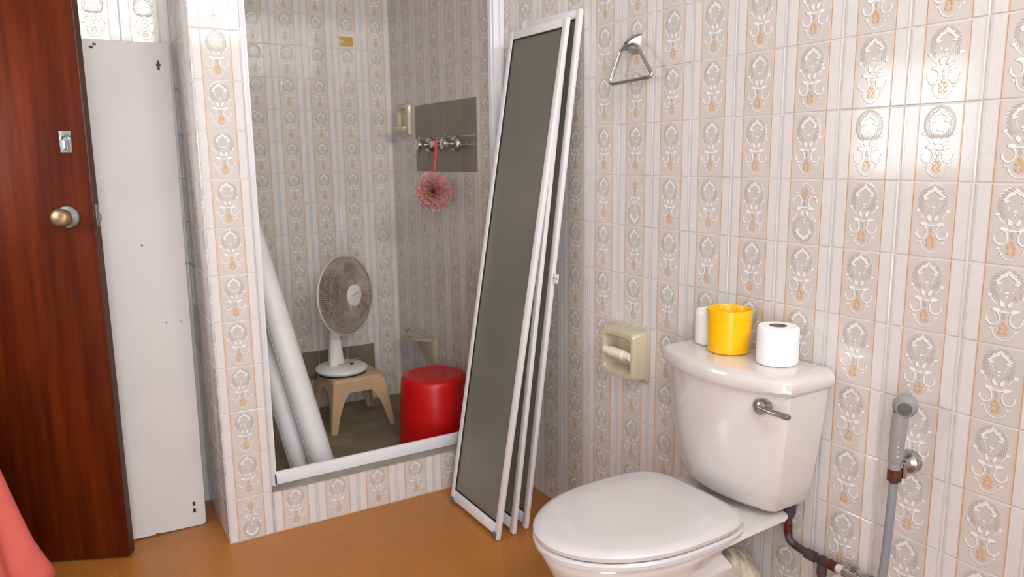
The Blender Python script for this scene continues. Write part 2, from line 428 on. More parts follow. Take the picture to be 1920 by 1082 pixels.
# ------------------------------------------------------------------ the open wooden door
dx, dy = Vector((-.906, .423, 0)).normalized().xy      # runs from free edge to hinge
P0 = Vector((-.293, .085, 0))
door = bpy.data.objects.new('door_1', None); COL.objects.link(door); door['kind'] = 'structure'
door['label'] = 'open dark reddish-brown wooden door with knob and bolt plate'; door['category'] = 'door'
door.matrix_world = Matrix(((dx, dy, 0, P0.x), (dy, -dx, 0, P0.y), (0, 0, 1, 0), (0, 0, 0, 1)))
bpy.context.view_layer.update()
def dobj(name, bm, m, parent=door, **kw):      # built in door space: x to the hinge, y behind the door, z up
    # local y = (dy,-dx): points away from the camera when positive
    o = obj(name, bm, m, **kw); o.parent = parent
    return o
sgn = 1 if (-dx) > 0 else -1
bm = B(); box(bm, (.0, 0, .008), (.80, .036, 2.05), .002); dobj('door_panel', bm, M['wood'])
bm = B(); box(bm, (-.0035, .001, .010), (-.0002, .0355, 2.048)); dobj('door_edge', bm, M['wood_edge'])
bm = B()
lathe(bm, [(.0, .0), (.031, .0), (.033, -.003), (.031, -.007), (.018, -.010), (.0145, -.014), (.0145, -.024)], (.071, -.0005, 1.10), (0, 1, 0), 28)
rose = dobj('knob_rose', bm, M['steel'])
bm = B(); lathe(bm, [(.013, -.020), (.020, -.026), (.0265, -.036), (.028, -.046), (.025, -.056), (.016, -.062), (.0, -.063)], (.071, 0, 1.10), (0, 1, 0), 28, True, False)
kn = dobj('door_knob', bm, M['brass'])
bm = B(); box(bm, (.038, -.0025, 1.288), (.071, -.0002, 1.350), .001)
pl = dobj('bolt_plate', bm, M['steel'])
bm = B(); tube(bm, [(.054-.013*math.cos(t), -.005, 1.326+.010*math.sin(t)) for t in [math.pi*k/10 for k in range(11)]], .0028); box(bm, (.049, -.006, 1.295), (.061, -.0024, 1.322), .001)
b2 = dobj('bolt_thumb_turn', bm, M['chrome'])
bm = B(); box(bm, (-.0065, .008, 1.068), (-.003, .028, 1.135), .001); box(bm, (-.014, .012, 1.085), (-.006, .024, 1.105), .002)
dobj('latch', bm, M['steel'])

# ------------------------------------------------------------------ white board leaning in the alcove
bt = thing('painted_board', 'tall off-white painted board leaning on the tiled wall behind the brown door', 'board', (-.22, .22, 0))
ang = math.atan2(.150, 1.648)
BM = Matrix.Translation((-.04, .207, .0015)) @ Matrix.Rotation(math.radians(1.0), 4, 'Y') @ Matrix.Rotation(-ang, 4, 'X')
def bobj(name, bm, m, parent=bt, **kw):
    bm.transform(BM); return obj(name, bm, m, parent, **kw)
# local: x from right edge leftwards (negative), y thickness, z up; base edge runs slightly back to the left
bm = B()
outline = [(-.41, .0), (-.165, .0), (-.158, .005), (-.150, .001), (-.008, .0), (-.001, .008), (0, .05), (0, 1.652), (-.41, 1.642)]
loft(bm, [[(x, -.006, z) for x, z in outline], [(x, .006, z) for x, z in outline]])
bobj('board_panel', bm, M['board'])
def mark(w, h, x, z):
    b = B(); box(b, (x-w, -.0072, z-h), (x+w, -.0058, z+h), .0005); return b
for w, h, x, z in [(.006, .004, -.228, 1.622), (.005, .0035, -.218, 1.632)]: bobj('scuff_mark', mark(w, h, x, z), M['dark'])
bm = mark(.004, .016, -.035, 1.578); box(bm, (-.042, -.0075, 1.575), (-.028, -.006, 1.583), .0005); bobj('hook_bracket', bm, M['dark'])
bobj('screw', mark(.003, .003, -.130, .985), M['dark'])
bobj('screw', mark(.002, .002, -.075, .72), M['dark'])
bobj('screw', mark(.0015, .0015, -.03, .72), M['dark'])
bm = B(); box(bm, (-.046, -.0075, .045), (-.024, -.006, .098), .0005); hp = bobj('hinge_plate', bm, M['board'])
for z in (.080, .056):
    b = B(); box(b, (-.040, -.009, z-.007), (-.031, -.0073, z+.007), .001); bobj('hinge_hole', b, M['black'], hp)

# ------------------------------------------------------------------ shower frame fixed in the opening
sf = thing('shower_surround', 'white aluminium frame around the shower opening above the tiled curb', 'frame', (.6, .04, .153))
zr = .154
bm = B(); box(bm, (.154, .042, zr), (XR-.008, .066, zr+.040), .0015); box(bm, (.154, .044, zr+.040), (XR-.008, .050, zr+.046)); obj('bottom_rail', bm, M['alu'], sf)
bm = B(); box(bm, (.1495, .036, zr), (.169, .060, 2.1), .0015); box(bm, (.169, .042, zr), (.175, .050, 2.1)); obj('post', bm, M['alu'], sf)
bm = B(); box(bm, (XR-.040, .024, zr), (XR-.0045, .046, 2.1), .0015); box(bm, (XR-.045, .040, zr), (XR-.038, .060, 2.1)); box(bm, (XR-.020, .008, zr), (XR-.0045, .026, 2.1), .001); obj('post', bm, M['alu'], sf)
bm = B(); box(bm, (.170, .038, 2.06), (XR-.046, .060, 2.1), .0015); obj('top_rail', bm, M['alu'], sf)

# ------------------------------------------------------------------ three loose shower door panels leaning on the wall
def door_panel(label, xf, xt, y_near, width, L, grp, tabs=False, feet=True, shift=0.0):
    """xf: foot distance x, xt: top x, leaning plane; y_near: edge nearest the camera"""
    e = thing('shower_door_panel', label, 'shower door panel', (xf, y_near+width/2, 0), grp)
    z0 = .004; dxx = xt-xf; dz = math.sqrt(L*L-dxx*dxx)
    up = Vector((dxx, shift, dz)).normalized(); side = Vector((0, 1, 0)); side = (side-up*side.dot(up)).normalized(); nr = side.cross(up)  # nr to +x
    O = Vector((xf, y_near, z0))
    MX = Matrix(((side.x, nr.x, up.x, O.x), (side.y, nr.y, up.y, O.y), (side.z, nr.z, up.z, O.z), (0, 0, 0, 1)))
    def add(name, bm, m, par=e):
        bm.transform(MX); return obj(name, bm, m, par)
    w, t = .021, .015
    def stile(x0, x1):
        bm = B(); box(bm, (x0, 0, 0), (x1, t, L), .0015)
        return bm
    add('stile', stile(0, w), M['alu_dirty']); add('stile', stile(width-w, width), M['alu_dirty'])
    bm = B(); box(bm, (w, .001, .012), (width-w, t-.001, .050), .0015); add('rail', bm, M['alu_dirty'])
    bm = B(); box(bm, (w, .001, L-.028), (width-w, t-.001, L), .0015); add('rail', bm, M['alu_dirty'])
    bm = B(); box(bm, (w, .008, .050), (width-w, .0125, L-.028)); gl = add('glass_pane', bm, M['glass'])
    bm = B()
    for a, b in [((w, .0035, .050), (w+.003, .0079, L-.028)), ((width-w-.003, .0035, .050), (width-w, .0079, L-.028)), ((w, .0035, .050), (width-w, .0079, .0535)), ((w, .0035, L-.031), (width-w, .0079, L-.028))]: box(bm, a, b)
    add('gasket', bm, M['gasket'])
    if feet:
        for x in (.016, width-.016):
            bm = B(); box(bm, (x-.010, -.004, .002), (x+.010, .006, .022), .002); tube(bm, [(x, -.006, .012), (x, .0, .012)], .007)
            add('corner_roller', bm, M['grey_plastic'])
    if tabs:
        bm = B(); box(bm, (-.030, .004, .855), (-.0002, .007, .885), .001)
        tb = add('catch_plate', bm, M['alu'])
        for x in (-.022, -.008):
            b = B(); lathe(b, [(.0, 0), (.003, 0), (.0028, -.0012)], (x, .0040, .870), (0, 1, 0), 12, False, True); add('screw', b, M['dark'], tb)
    return e
G3 = 'loose shower door panels'
door_panel('frontmost of the three white-framed obscure glass shower doors leaning on the wall', .760, 1.040, -.457, .347, 1.709, G3, shift=-.008)
door_panel('middle white-framed obscure glass shower door, sandwiched behind the front one', .826, 1.055, -.450, .345, 1.700, G3, feet=False, shift=.012)
door_panel('rearmost white-framed shower door against the tiles, with a small white catch plate', .882, 1.0755, -.440, .345, 1.722, G3, tabs=True, feet=False, shift=-.045)

# ------------------------------------------------------------------ things inside the shower
# rolled sheets
def sheet_roll(label, p0, p1, r, turns=2.3, grp='rolled white sheets'):
    p0, p1 = Vector(p0), Vector(p1); d = (p1-p0); L = d.length; x, y, d = frame_at(d)
    bm = B(); n = int(turns*28); th = .0012; pts = []
    for k in range(n+1):
        t = 2*math.pi*turns*k/n; rr_ = r*(.72 + .28*k/n); pts.append((rr_*math.cos(t), rr_*math.sin(t)))
    inner = [(a*(1-th/math.hypot(a, b)*1.0), b*(1-th/math.hypot(a, b))) for a, b in pts]
    loop = pts + inner[::-1]
    rings = []
    for s in (0, .25, .5, .75, 1):
        rings.append([p0 + d*(L*s) + (x*a+y*b) for a, b in loop])
    loft(bm, rings)
    o = obj('sheet_roll', bm, M['sheet'], angle=50); tag(o, label, 'roll', grp); return o
sheet_roll('front and longer of two rolled white sheets leaning left inside the shower', (.408, .240, ZS+.012), (.2005, .440, 1.12), .050)
sheet_roll('rolled white sheet leaning behind and left of the longer roll in the shower', (.344, .325, ZS+.012), (.196, .500, .86), .045)

bm = B(); box(bm, (.842, YB-.0050, 1.788), (.908, YB-.0034, 1.832), .0004); tag(obj('adhesive_patch', bm, M['stain']), 'small amber adhesive patch high on the back wall tiles of the shower', 'patch')

# stool (axis aligned, one piece of moulded plastic with four tapering legs)
st = thing('plastic_stool', 'low tan plastic stool carrying the fan inside the shower', 'stool', (.725, .84, ZS))
cx, cy, zt = .728, .850, .278; hw, hd = .116, .112
def sq(hx_, hy_, z, r, n=6):
    out = []
    for qx, qy, a0 in [(1, 1, 0), (-1, 1, 90), (-1, -1, 180), (1, -1, 270)]:
        for k in range(n+1):
            a = math.radians(a0+90*k/n); out.append((cx+qx*(hx_-r)+r*math.cos(a), cy+qy*(hy_-r)+r*math.sin(a), z))
    return out
bm = B(); loft(bm, [sq(hw+.006, hd+.006, zt-.022, .02), sq(hw+.004, hd+.004, zt-.010, .02), sq(hw+.001, hd+.001, zt-.002, .02), sq(hw-.004, hd-.004, zt, .018)]); obj('seat', bm, M['tan'], st)
def apron(axis, s):
    # arched apron between two legs, following the outward slope
    bm = B(); n = 24; top, bot, ti, bi = [], [], [], []
    for k in range(n+1):
        u = -1+2*k/n
        zlow = zt-.085 + .0*abs(u)
        e = abs(u); arch = .045*(1-min(1, max(0, (e-.45)/.5))**1.0) if e > .45 else .045
        zb = zt-.108+arch
        out0 = hw+.006; slope = .030*(zt-.02-zb)/.22
        hwid = (hw+.006)
        def pt(z, off, inner):
            sp = .034*(zt-z)/.24
            d = (hw+.002+sp-(.006 if inner else 0)); l = u*(hw-.01+sp)
            return (cx+l, cy+s*d, z) if axis == 'y' else (cx+s*d, cy+l, z)
        top.append(pt(zt-.020, 0, False)); bot.append(pt(zb, 0, False)); ti.append(pt(zt-.020, 0, True)); bi.append(pt(zb, 0, True))
    loft(bm, [top, bot, bi, ti, top], False, False, closed=False)
    bmesh.ops.remove_doubles(bm, verts=bm.verts, dist=1e-5)
    return bm
for ax in 'xy':
    for s in (-1, 1): obj('apron', apron(ax, s), M['tan'], st)
def leg(sx, sy):
    bm = B(); rings = []
    for z, w in [(zt-.018, .086), (zt-.06, .080), (zt-.080, .066), (zt-.11, .050), (zt-.16, .038), (ZS+.002, .028), (ZS, .026)]:
        sp = .034*(zt-z)/.24; d = hw+.004+sp
        ox, oy = cx+sx*d, cy+sy*d; th = .010
        ring = [(ox-sx*.004, oy, z), (ox, oy-sy*.004, z), (ox, oy-sy*w, z), (ox-sx*th, oy-sy*w, z), (ox-sx*th, oy-sy*th, z), (ox-sx*w, oy-sy*th, z), (ox-sx*w, oy, z)]
        rings.append(ring)
    loft(bm, rings); return bm
for sx in (-1, 1):
    for sy in (-1, 1): obj('leg', leg(sx, sy), M['tan'], st)

# fan
fx, fy = .690, .865
fan = thing('table_fan', 'dusty white table fan facing right on top of the tan stool', 'fan', (fx, fy, zt))
bm = B(); lathe(bm, [(.106, .000), (.116, .006), (.120, .014), (.117, .023), (.106, .030), (.070, .037), (.030, .041)], (fx, fy, zt+.004), (0, 0, 1), 48); obj('base', bm, M['fan_white'], fan)
bm = B(); lathe(bm, [(.100, 0), (.112, 0), (.112, .006), (.100, .006)], (fx, fy, zt), (0, 0, 1), 48); obj('base_foot', bm, M['black'], fan)
bm = B(); 
loft(bm, [[(fx-.028+a*w, fy-.01+b*d_, z) for a, b in [(-1, -.6), (-.6, -1), (.6, -1), (1, -.6), (1, .6), (.6, 1), (-.6, 1), (-1, .6)]] for z, w, d_ in [(zt+.035, .036, .030), (zt+.09, .030, .025), (zt+.15, .025, .022), (zt+.21, .022, .02)]])
obj('neck', bm, M['fan_white'], fan)
bm = B(); lathe(bm, [(.0, 0), (.010, 0), (.009, .010), (.0, .011)], (fx+.035, fy-.045, zt+.038), (0, 0, 1), 14, False, False); obj('speed_knob', bm, M['black'], fan)
bm = B(); 
for k in range(4): box(bm, (fx-.005+k*.017, fy-.070+k*.004, zt+.0355), (fx+.008+k*.017, fy-.058+k*.004, zt+.0400), .001)
obj('speed_buttons', bm, M['fan_white'], fan)
fn = Vector((.52, -.85, .06)).normalized(); fc = Vector((.703, .800, .652))
fxv = Vector((0, 0, 1)).cross(fn).normalized(); fyv = fn.cross(fxv)
FR = .180
def fp(r, a, h): return fc + fn*h + (fxv*math.cos(a)+fyv*math.sin(a))*r
def ringpts(r, h, n=64): return [fp(r, 2*math.pi*k/n, h) for k in range(n)]
def grille(front):
    bm = B(); s = 1 if front else -1
    prof = [(.040, .052), (.075, .054), (.115, .050), (.148, .038), (.170, .018), (FR, .002)] if front else [(.035, .048), (.080, .050), (.125, .042), (.155, .028), (FR, .002)]
    for k in range(120):
        a = 2*math.pi*k/120
        sw = [(r, a+.10*(1-r/FR), s*h) for r, h in prof]
        tube(bm, [fp(*q) for q in sw], .0013, 4)
    for r, h in ((.10, .0525), (.145, .040)) if front else ((.09, .050),): tube(bm, ringpts(r, s*h), .0014, 5, True)
    return bm
obj('front_grille', grille(True), M['fan_wire'], fan); obj('rear_grille', grille(False), M['fan_wire'], fan)
bm = B(); tube(bm, ringpts(FR+.001, 0), .0048, 8, True); obj('grille_rim', bm, M['fan_rim'], fan)
bm = B(); lathe(bm, [(.0, .058), (.034, .0575), (.049, .054), (.050, .050), (.0, .049)], fc, fn, 36, False, False); cap = obj('grille_badge', bm, M['fan_white'], fan)
# small grey maker's wordmark on the badge: a short slanted row of strokes
bm = B()
for k in range(7):
    u = -.018+.006*k; a, b = (u, -.004+.0015*k), (u+.004*.3, .003+.0015*k)
    p = [fc+fn*.0584+fxv*q[0]+fyv*q[1] for q in (a, b)]; tube(bm, p, .0010, 4)
obj('badge_lettering', bm, M['grey_plastic'], cap)
bm = B(); lathe(bm, [(.0, .030), (.022, .030), (.026, .020), (.026, -.012), (.0, -.012)], fc, fn, 24, False, False); obj('blade_hub', bm, M['fan_blade'], fan)
for q in range(3):
    bm = B(); a0 = 2*math.pi*q/3+.5; rows = []
    for i in range(8):
        r = .022+.128*i/7; half = math.radians(22+30*math.sin(math.pi*min(1, .12+.75*i/7))); row = []
        for j in range(9):
            u = -1+2*j/8; row.append((r, a0+half*u+.5*r/.15, .022*u*(.5+.5*i/7)))
        rows.append(row)
    loft(bm, [[fp(*p) for p in row] + [fp(p[0], p[1], p[2]-.0016) for p in row[::-1]] for row in rows])
    obj('blade', bm, M['fan_blade'], fan)
bm = B(); lathe(bm, [(.0, -.115), (.030, -.113), (.046, -.100), (.052, -.075), (.052, -.052), (.0, -.050)], fc, fn, 28, False, False); obj('motor_housing', bm, M['fan_white'], fan)
bm = B(); tube(bm, [fc-fn*.075+Vector((0, 0, -.035)), (fx-.028, fy-.008, zt+.205)], .018, 12); obj('tilt_joint', bm, M['fan_white'], fan)
bm = B(); tube(bm, smooth_path([(fx-.06, fy+.02, zt+.042), (fx-.02, fy-.045, zt+.048), (fx+.04, fy-.03, zt+.060), (fx+.09, fy+.005, zt+.050), (fx+.105, fy+.03, zt+.036)]), .0025, 6); obj('cord', bm, M['fan_wire'], fan)

# red bucket upside down
bm = B(); bxc, byc = .922, .345
prof = [(.157, .0), (.160, .006), (.161, .020), (.155, .022), (.152, .10), (.147, .20), (.141, .290), (.139, .302), (.134, .312), (.124, .318), (.110, .3185), (.106, .315), (.0, .314)]
lathe(bm, prof, (bxc, byc, ZS+.0005), (0, 0, 1), 56, True, False)
bk = thing('bucket', 'red plastic bucket standing upside down in the shower', 'bucket', (bxc, byc, ZS))
obj('bucket_shell', bm, M['red'], bk)
bm = B(); tube(bm, [(bxc+.052*math.cos(t), byc+.052*math.sin(t), ZS+.3150) for t in [2*math.pi*k/40 for k in range(40)]], .0022, 6, True); obj('base_ring', bm, M['red'], bk)

# soap niche, high, on the side wall of the shower
sn = thing('soap_holder', 'cream ceramic soap holder high on the shower wall left of the taps', 'soap holder', (XR, .945, 1.38))
yn0, yn1, zn0, zn1 = .872, 1.022, 1.365, 1.515
def plan(y0, y1, z0, z1, x, r, n=5):
    out = []
    for qy, qz, a0 in [(y1-r, z1-r, 0), (y0+r, z1-r, 90), (y0+r, z0+r, 180), (y1-r, z0+r, 270)]:
        for k in range(n+1):
            a = math.radians(a0+90*k/n); out.append((x, qy+r*math.cos(a), qz+r*math.sin(a)))
    return out
bm = B(); w = XR-.0040
loft(bm, [plan(yn0, yn1, zn0, zn1, w, .01), plan(yn0, yn1, zn0, zn1, w-.012, .012), plan(yn0+.006, yn1-.006, zn0+.006, zn1-.006, w-.020, .014), plan(yn0+.022, yn1-.022, zn0+.03, zn1-.018, w-.018, .025), plan(yn0+.03, yn1-.03, zn0+.04, zn1-.028, w-.002, .02)])
obj('surround', bm, M['cream'], sn)
bm = B(); rings = []
for k in range(9):
    a = math.pi*k/8; rings.append((.052*math.cos(a), .05*math.sin(a)))
yc = (yn0+yn1)/2
loft(bm, [[(w-.016-b_*.9*s, yc+a_*s, z) for a_, b_ in rings] for z, s in [(zn0+.012, .55), (zn0+.022, .95), (zn0+.040, 1.12), (zn0+.044, 1.10), (zn0+.038, .98), (zn0+.030, .7)]], True, True)
obj('dish', bm, M['cream'], sn)

# corner shelf, low, in the far corner
cs = thing('corner_shelf', 'cream ceramic corner soap shelf low on the shower wall above the bucket', 'shelf', (XR, .80, .36))
bm = B(); y0_, y1_ = .668, .985; zt_, w = .425, XR-.0040
pf = [(y1_, zt_-.028), (y1_, zt_), (y0_, zt_), (y0_, zt_-.125), (.74, zt_-.112), (.84, zt_-.100), (.93, zt_-.060)]
loft(bm, [[(w, y, z) for y, z in pf], [(w-.010, y*.985+.012, z) for y, z in pf], [(w-.014, .82+(y-.82)*.93, zt_-.06+(z-zt_+.06)*.92) for y, z in pf]])
obj('back_plate', bm, M['cream'], cs)
bm = B(); arcp = [(w-.010-.070*math.sin(math.pi*k/14)**.8, .69+.285*k/14) for k in range(15)]
loft(bm, [[(x, y, z) for x, y in arcp] for z in (zt_-.022, zt_-.012)]); loft(bm, [[(x, y, zt_-.012) for x, y in arcp], [(x-.004, y, zt_-.004) for x, y in arcp], [(min(w-.009, x+.006), y, zt_-.004) for x, y in arcp]], False, False, False)
obj('shelf_lip', bm, M['cream'], cs)

# shower taps with arms
def tap(label, y, z, arm=True, parent_spread=.0):
    e = thing('shower_tap', label, 'tap', (XR, y, z), 'chrome shower taps')
    bm = B(); lathe(bm, [(.034, -.004), (.034, -.010), (.026, -.022), (.016, -.026), (.014, -.045)], (XR, y, z), (1, 0, 0), 28); obj('wall_flange', bm, M['chrome'], e)
    bm = B(); lathe(bm, [(.018, -.045), (.024, -.050), (.026, -.062), (.022, -.072), (.010, -.076), (.0, -.0765)], (XR, y, z), (1, 0, 0), 20, True, False)
    obj('tap_body', bm, M['chrome'], e)
    bm = B()
    for a in (0, 1, 2, 3):
        t = math.pi/2*a + .25; tube(bm, [(XR-.060, y+.012*math.cos(t), z+.012*math.sin(t)), (XR-.061, y+.042*math.cos(t), z+.042*math.sin(t))], [.007, .0055], 10)
    obj('cross_handle', bm, M['dull_chrome'], e); return e
tap('left chrome shower tap on the grey tile patch', .672, 1.318)
tap('right chrome shower tap on the grey tile patch, beside the hanging bath puff', .415, 1.318)
sp_ = thing('shower_spout', 'short chrome mixer outlet between the two shower taps', 'spout', (XR, .535, 1.322))
bm = B(); lathe(bm, [(.024, -.004), (.024, -.009), (.012, -.016), (.011, -.060)], (XR, .535, 1.322), (1, 0, 0), 20); obj('wall_flange', bm, M['chrome'], sp_)
bm = B(); tube(bm, [(XR-.052, .560, 1.324), (XR-.052, .470, 1.322)], .011, 12); obj('outlet', bm, M['chrome'], sp_)
ng = thing('nail_hook', 'small chrome peg right of the shower taps', 'hook', (XR, .318, 1.314))
bm = B(); tube(bm, [(XR-.003, .318, 1.314), (XR-.035, .318, 1.314)], .0045, 10); obj('peg', bm, M['chrome'], ng)
bm = B(); lathe(bm, [(.010, -.004), (.010, -.007), (.005, -.009)], (XR, .318, 1.314), (1, 0, 0), 16); obj('rosette', bm, M['chrome'], ng)

# bath puff
pf_c = Vector((XR-.088, .478, 1.118))
puff = thing('bath_puff', 'coral and pale pink net bath puff hanging from the shower outlet by a pink cord', 'bath puff', pf_c)
def ruffle(n, R, seed, sc=(1, 1, 1)):
    rnd = random.Random(seed); bm = B()
    for k in range(n):
        d = Vector((rnd.gauss(0, 1), rnd.gauss(0, 1), rnd.gauss(0, 1))).normalized(); x, y, d = frame_at(d)
        ph = rnd.random()*6; rings = []
        for s in range(4):
            r = R*(.26+.20*s); row = []
            for q in range(48):
                a = 2*math.pi*q/48; wv = math.sin(a*9+ph)*.22*s/3 + math.sin(a*14+ph*2)*.12*s/3
                p = (x*math.cos(a)+y*math.sin(a))*r*.55 + d*(R*(.25+.5*s/3) + R*wv*.6)
                L = p.length
                if L > R: p *= R/L
                row.append(pf_c + Vector((p.x*sc[0], p.y*sc[1], p.z*sc[2])))
            rings.append(row)
        loft(bm, rings, False, False)
    return bm
obj('net', ruffle(64, .080, 3, (.95, 1.05, .95)), M['pink'], puff, fix=False, angle=180)
obj('outer_net', ruffle(34, .096, 9, (.85, 1.1, .95)), M['pinkpale'], puff, fix=False, angle=180)
bm = B(); tube(bm, smooth_path([(XR-.066, .480, 1.338), (XR-.070, .478, 1.28), (XR-.080, .488, 1.18)]), .0042, 8); tube(bm, smooth_path([(XR-.066, .488, 1.338), (XR-.070, .492, 1.28), (XR-.080, .494, 1.18)]), .0035, 8)
obj('hanging_cord', bm, M['cord'], puff)

# ------------------------------------------------------------------ right wall fittings
tr = thing('towel_ring', 'triangular chrome towel ring high on the tiled wall', 'towel ring', (XR, -.735, 1.57))
bm = B(); loft(bm, [plan(-.757, -.713, 1.548, 1.603, XR-.0042, .008), plan(-.755, -.715, 1.550, 1.601, XR-.010, .008), plan(-.748, -.722, 1.556, 1.590, XR-.030, .006), plan(-.746, -.724, 1.556, 1.578, XR-.042, .005)])
obj('wall_bracket', bm, M['dull_chrome'], tr)
def rounded(poly, r, n=6):
    P = [Vector(p) for p in poly]; out = []
    for i, p in enumerate(P):
        a = (P[i-1]-p).normalized(); b = (P[(i+1) % len(P)]-p).normalized(); s, e_ = p+a*r, p+b*r
        for k in range(n+1):
            t = k/n; out.append(s*(1-t)**2+p*2*t*(1-t)+e_*t*t)
    return out
xr_ = XR-.040
bm = B(); tube(bm, rounded([(xr_, -.716, 1.566), (xr_, -.776, 1.570), (xr_-.008, -.862, 1.472), (xr_-.008, -.668, 1.466)], .022), .0058, 12, True); obj('ring', bm, M['chrome'], tr)

ph = thing('toilet_paper_holder', 'cream ceramic toilet paper holder with empty roller on the tiled wall', 'paper holder', (XR, -.73, .59))
py0, py1, pz0, pz1 = -.812, -.652, .588, .740; w = XR-.0042
bm = B()
loft(bm, [plan(py0-.006, py1+.006, pz0-.006, pz1+.006, w, .008), plan(py0-.006, py1+.006, pz0-.006, pz1+.006, w-.006, .01), plan(py0, py1, pz0, pz1, w-.009, .012), plan(py0+.002, py1-.002, pz0+.004, pz1-.004, w-.050, .014), plan(py0+.006, py1-.006, pz0+.008, pz1-.008, w-.056, .014),
          plan(py0+.016, py1-.016, pz0+.018, pz1-.020, w-.056, .018), plan(py0+.019, py1-.019, pz0+.022, pz1-.024, w-.050, .016), plan(py0+.026, py1-.026, pz0+.035, pz1-.034, w-.008, .01)])
obj('holder_body', bm, M['cream'], ph)
bm = B(); zc = .664; xc = w-.050
tube(bm, [(xc, py0+.018, zc), (xc, py0+.050, zc)], .0125, 16); tube(bm, [(xc, py0+.050, zc), (xc, py1-.050+.006, zc)], .0155, 18); tube(bm, [(xc, py1-.044, zc), (xc, py1-.018, zc)], .0125, 16)
obj('roller', bm, M['roller'], ph)

# hand sprayer
hk = thing('sprayer_holder', 'round chrome wall clip holding the grey hand sprayer', 'holder', (XR, -1.628, .612))
bm = B(); lathe(bm, [(.024, -.004), (.0245, -.008), (.022, -.020), (.013, -.026), (.011, -.036)], (XR, -1.636, .622), (1, 0, 0), 28); obj('wall_rosette', bm, M['dull_chrome'], hk)
bm = B(); tube(bm, [(XR-.034, -1.640, .620), (XR-.050, -1.639, .614)], .009, 12); tube(bm, [(XR-.052, -1.652, .600), (XR-.052, -1.652, .630)], .0045, 8); tube(bm, [(XR-.052, -1.622, .600), (XR-.052, -1.622, .630)], .0045, 8)
obj('clip', bm, M['dull_chrome'], hk)
hs = thing('hand_sprayer', 'grey bidet hand sprayer with hose hanging on the tiled wall', 'sprayer', (XR-.06, -1.637, .60))
xs = XR-.064
bm = B(); tube(bm, smooth_path([(xs, -1.637, .596), (xs, -1.637, .640), (xs-.002, -1.640, .690), (xs-.002, -1.643, .742)]), [.012]*8+[.0145]*8+[.0155]*9, 14); obj('grip', bm, M['spray'], hs)
bm = B(); hd_ = Vector((-.78, -.42, -.12)).normalized(); hc = Vector((xs+.004, -1.647, .756))
lathe(bm, [(.0, -.020), (.014, -.019), (.021, -.012), (.024, .0), (.023, .008), (.018, .013), (.017, .020), (.0, .021)], hc, hd_, 28, False, False); obj('spray_head', bm, M['spray'], hs)
bm = B(); lathe(bm, [(.0, .0235), (.004, .023), (.013, .0225), (.014, .020), (.0, .019)], hc, hd_, 24, False, False); obj('spray_face', bm, M['grey_plastic'], hs)
bm = B()
for k in range(7):
    for s in (-1, 1):
        p = Vector((xs-.0105, -1.643, .650+.0105*k)) + Vector((0, .0058*s, 0)); lathe(bm, [(.0, -.003), (.0016, -.0028), (.0018, .0)], p, (1, 0, 0), 8, False, True)
obj('grip_dots', bm, M['seat'], hs)['kind'] = 'stuff'
bm = B(); tube(bm, [(xs, -1.638, .594), (xs, -1.638, .618)], .0140, 14); obj('copper_nut', bm, M['rust'], hs)['label'] = 'rust-coloured copper nut'
bm = B(); tube(bm, smooth_path([(xs, -1.637, .588), (xs+.002, -1.634, .50), (xs+.006, -1.626, .38), (xs+.004, -1.612, .24), (xs+.010, -1.585, .14), (xs+.018, -1.555, .17), (XR-.034, -1.540, .24), (XR-.034, -1.540, .290)], 10), .0088, 12); obj('hose', bm, M['hose'], hs)

# water supply pipe under the tank
xp = XR-.030
sp = thing('supply_pipe', 'old dark water pipe with rusty fittings between tank and tiled wall', 'pipe', (xp, -1.44, .32))
ty, tx = -1.367, 1.058
bm = B(); tube(bm, [(tx, ty, .432), (tx, ty, .402)], [.016, .016], 8); tube(bm, [(tx, ty, .402), (tx, ty, .394)], .013, 8); obj('tank_nut', bm, M['pipe'], sp)
bm = B(); tube(bm, smooth_path([(tx, ty, .392), (tx, ty, .345)]), .0085, 12); tube(bm, [(tx, ty, .372), (tx, ty, .350)], .0105, 6); obj('riser', bm, M['rust'], sp)
bm = B(); tube(bm, smooth_path([(tx, ty, .352), (tx+.001, ty-.006, .334), (tx+.004, ty-.022, .325), (xp-.006, -1.43, .322)]), .0095, 12); obj('elbow', bm, M['pipe'], sp)
bm = B(); tube(bm, [(xp-.006, -1.418, .322), (xp-.004, -1.446, .321)], .0125, 6); tube(bm, [(xp-.004, -1.446, .321), (xp, -1.505, .320)], .0098, 12); tube(bm, [(xp-.002, -1.462, .328), (xp-.002, -1.462, .285)], .0115, 12); obj('tee', bm, M['pipe'], sp)
bm = B(); tube(bm, smooth_path([(xp-.002, -1.462, .300), (xp-.002, -1.462, .10), (xp+.01, -1.462, .045), (XR-.006, -1.462, .03)]), .0088, 12); obj('drop_pipe', bm, M['pipe'], sp)
bm = B(); tube(bm, [(xp, -1.478, .320), (xp, -1.500, .320)], .0125, 8); obj('brown_nut', bm, M['rust'], sp)
bm = B(); tube(bm, [(xp, -1.500, .320), (xp, -1.516, .320)], .0105, 14); obj('white_coupling', bm, M['teflon'], sp)['label'] = 'white plastic coupling'
bm = B(); tube(bm, [(xp, -1.516, .320), (xp, -1.560, .320)], .0110, 12); tube(bm, [(xp, -1.540, .320), (xp, -1.540, .2905)], .0085, 12); tube(bm, [(xp, -1.555, .320), (XR-.006, -1.575, .318)], .010, 10); tube(bm, [(xp, -1.54, .328), (xp, -1.54, .343)], .006, 8); box(bm, (xp-.005, -1.552, .342), (xp+.005, -1.528, .346), .001); obj('valve', bm, M['dull_chrome'], sp)

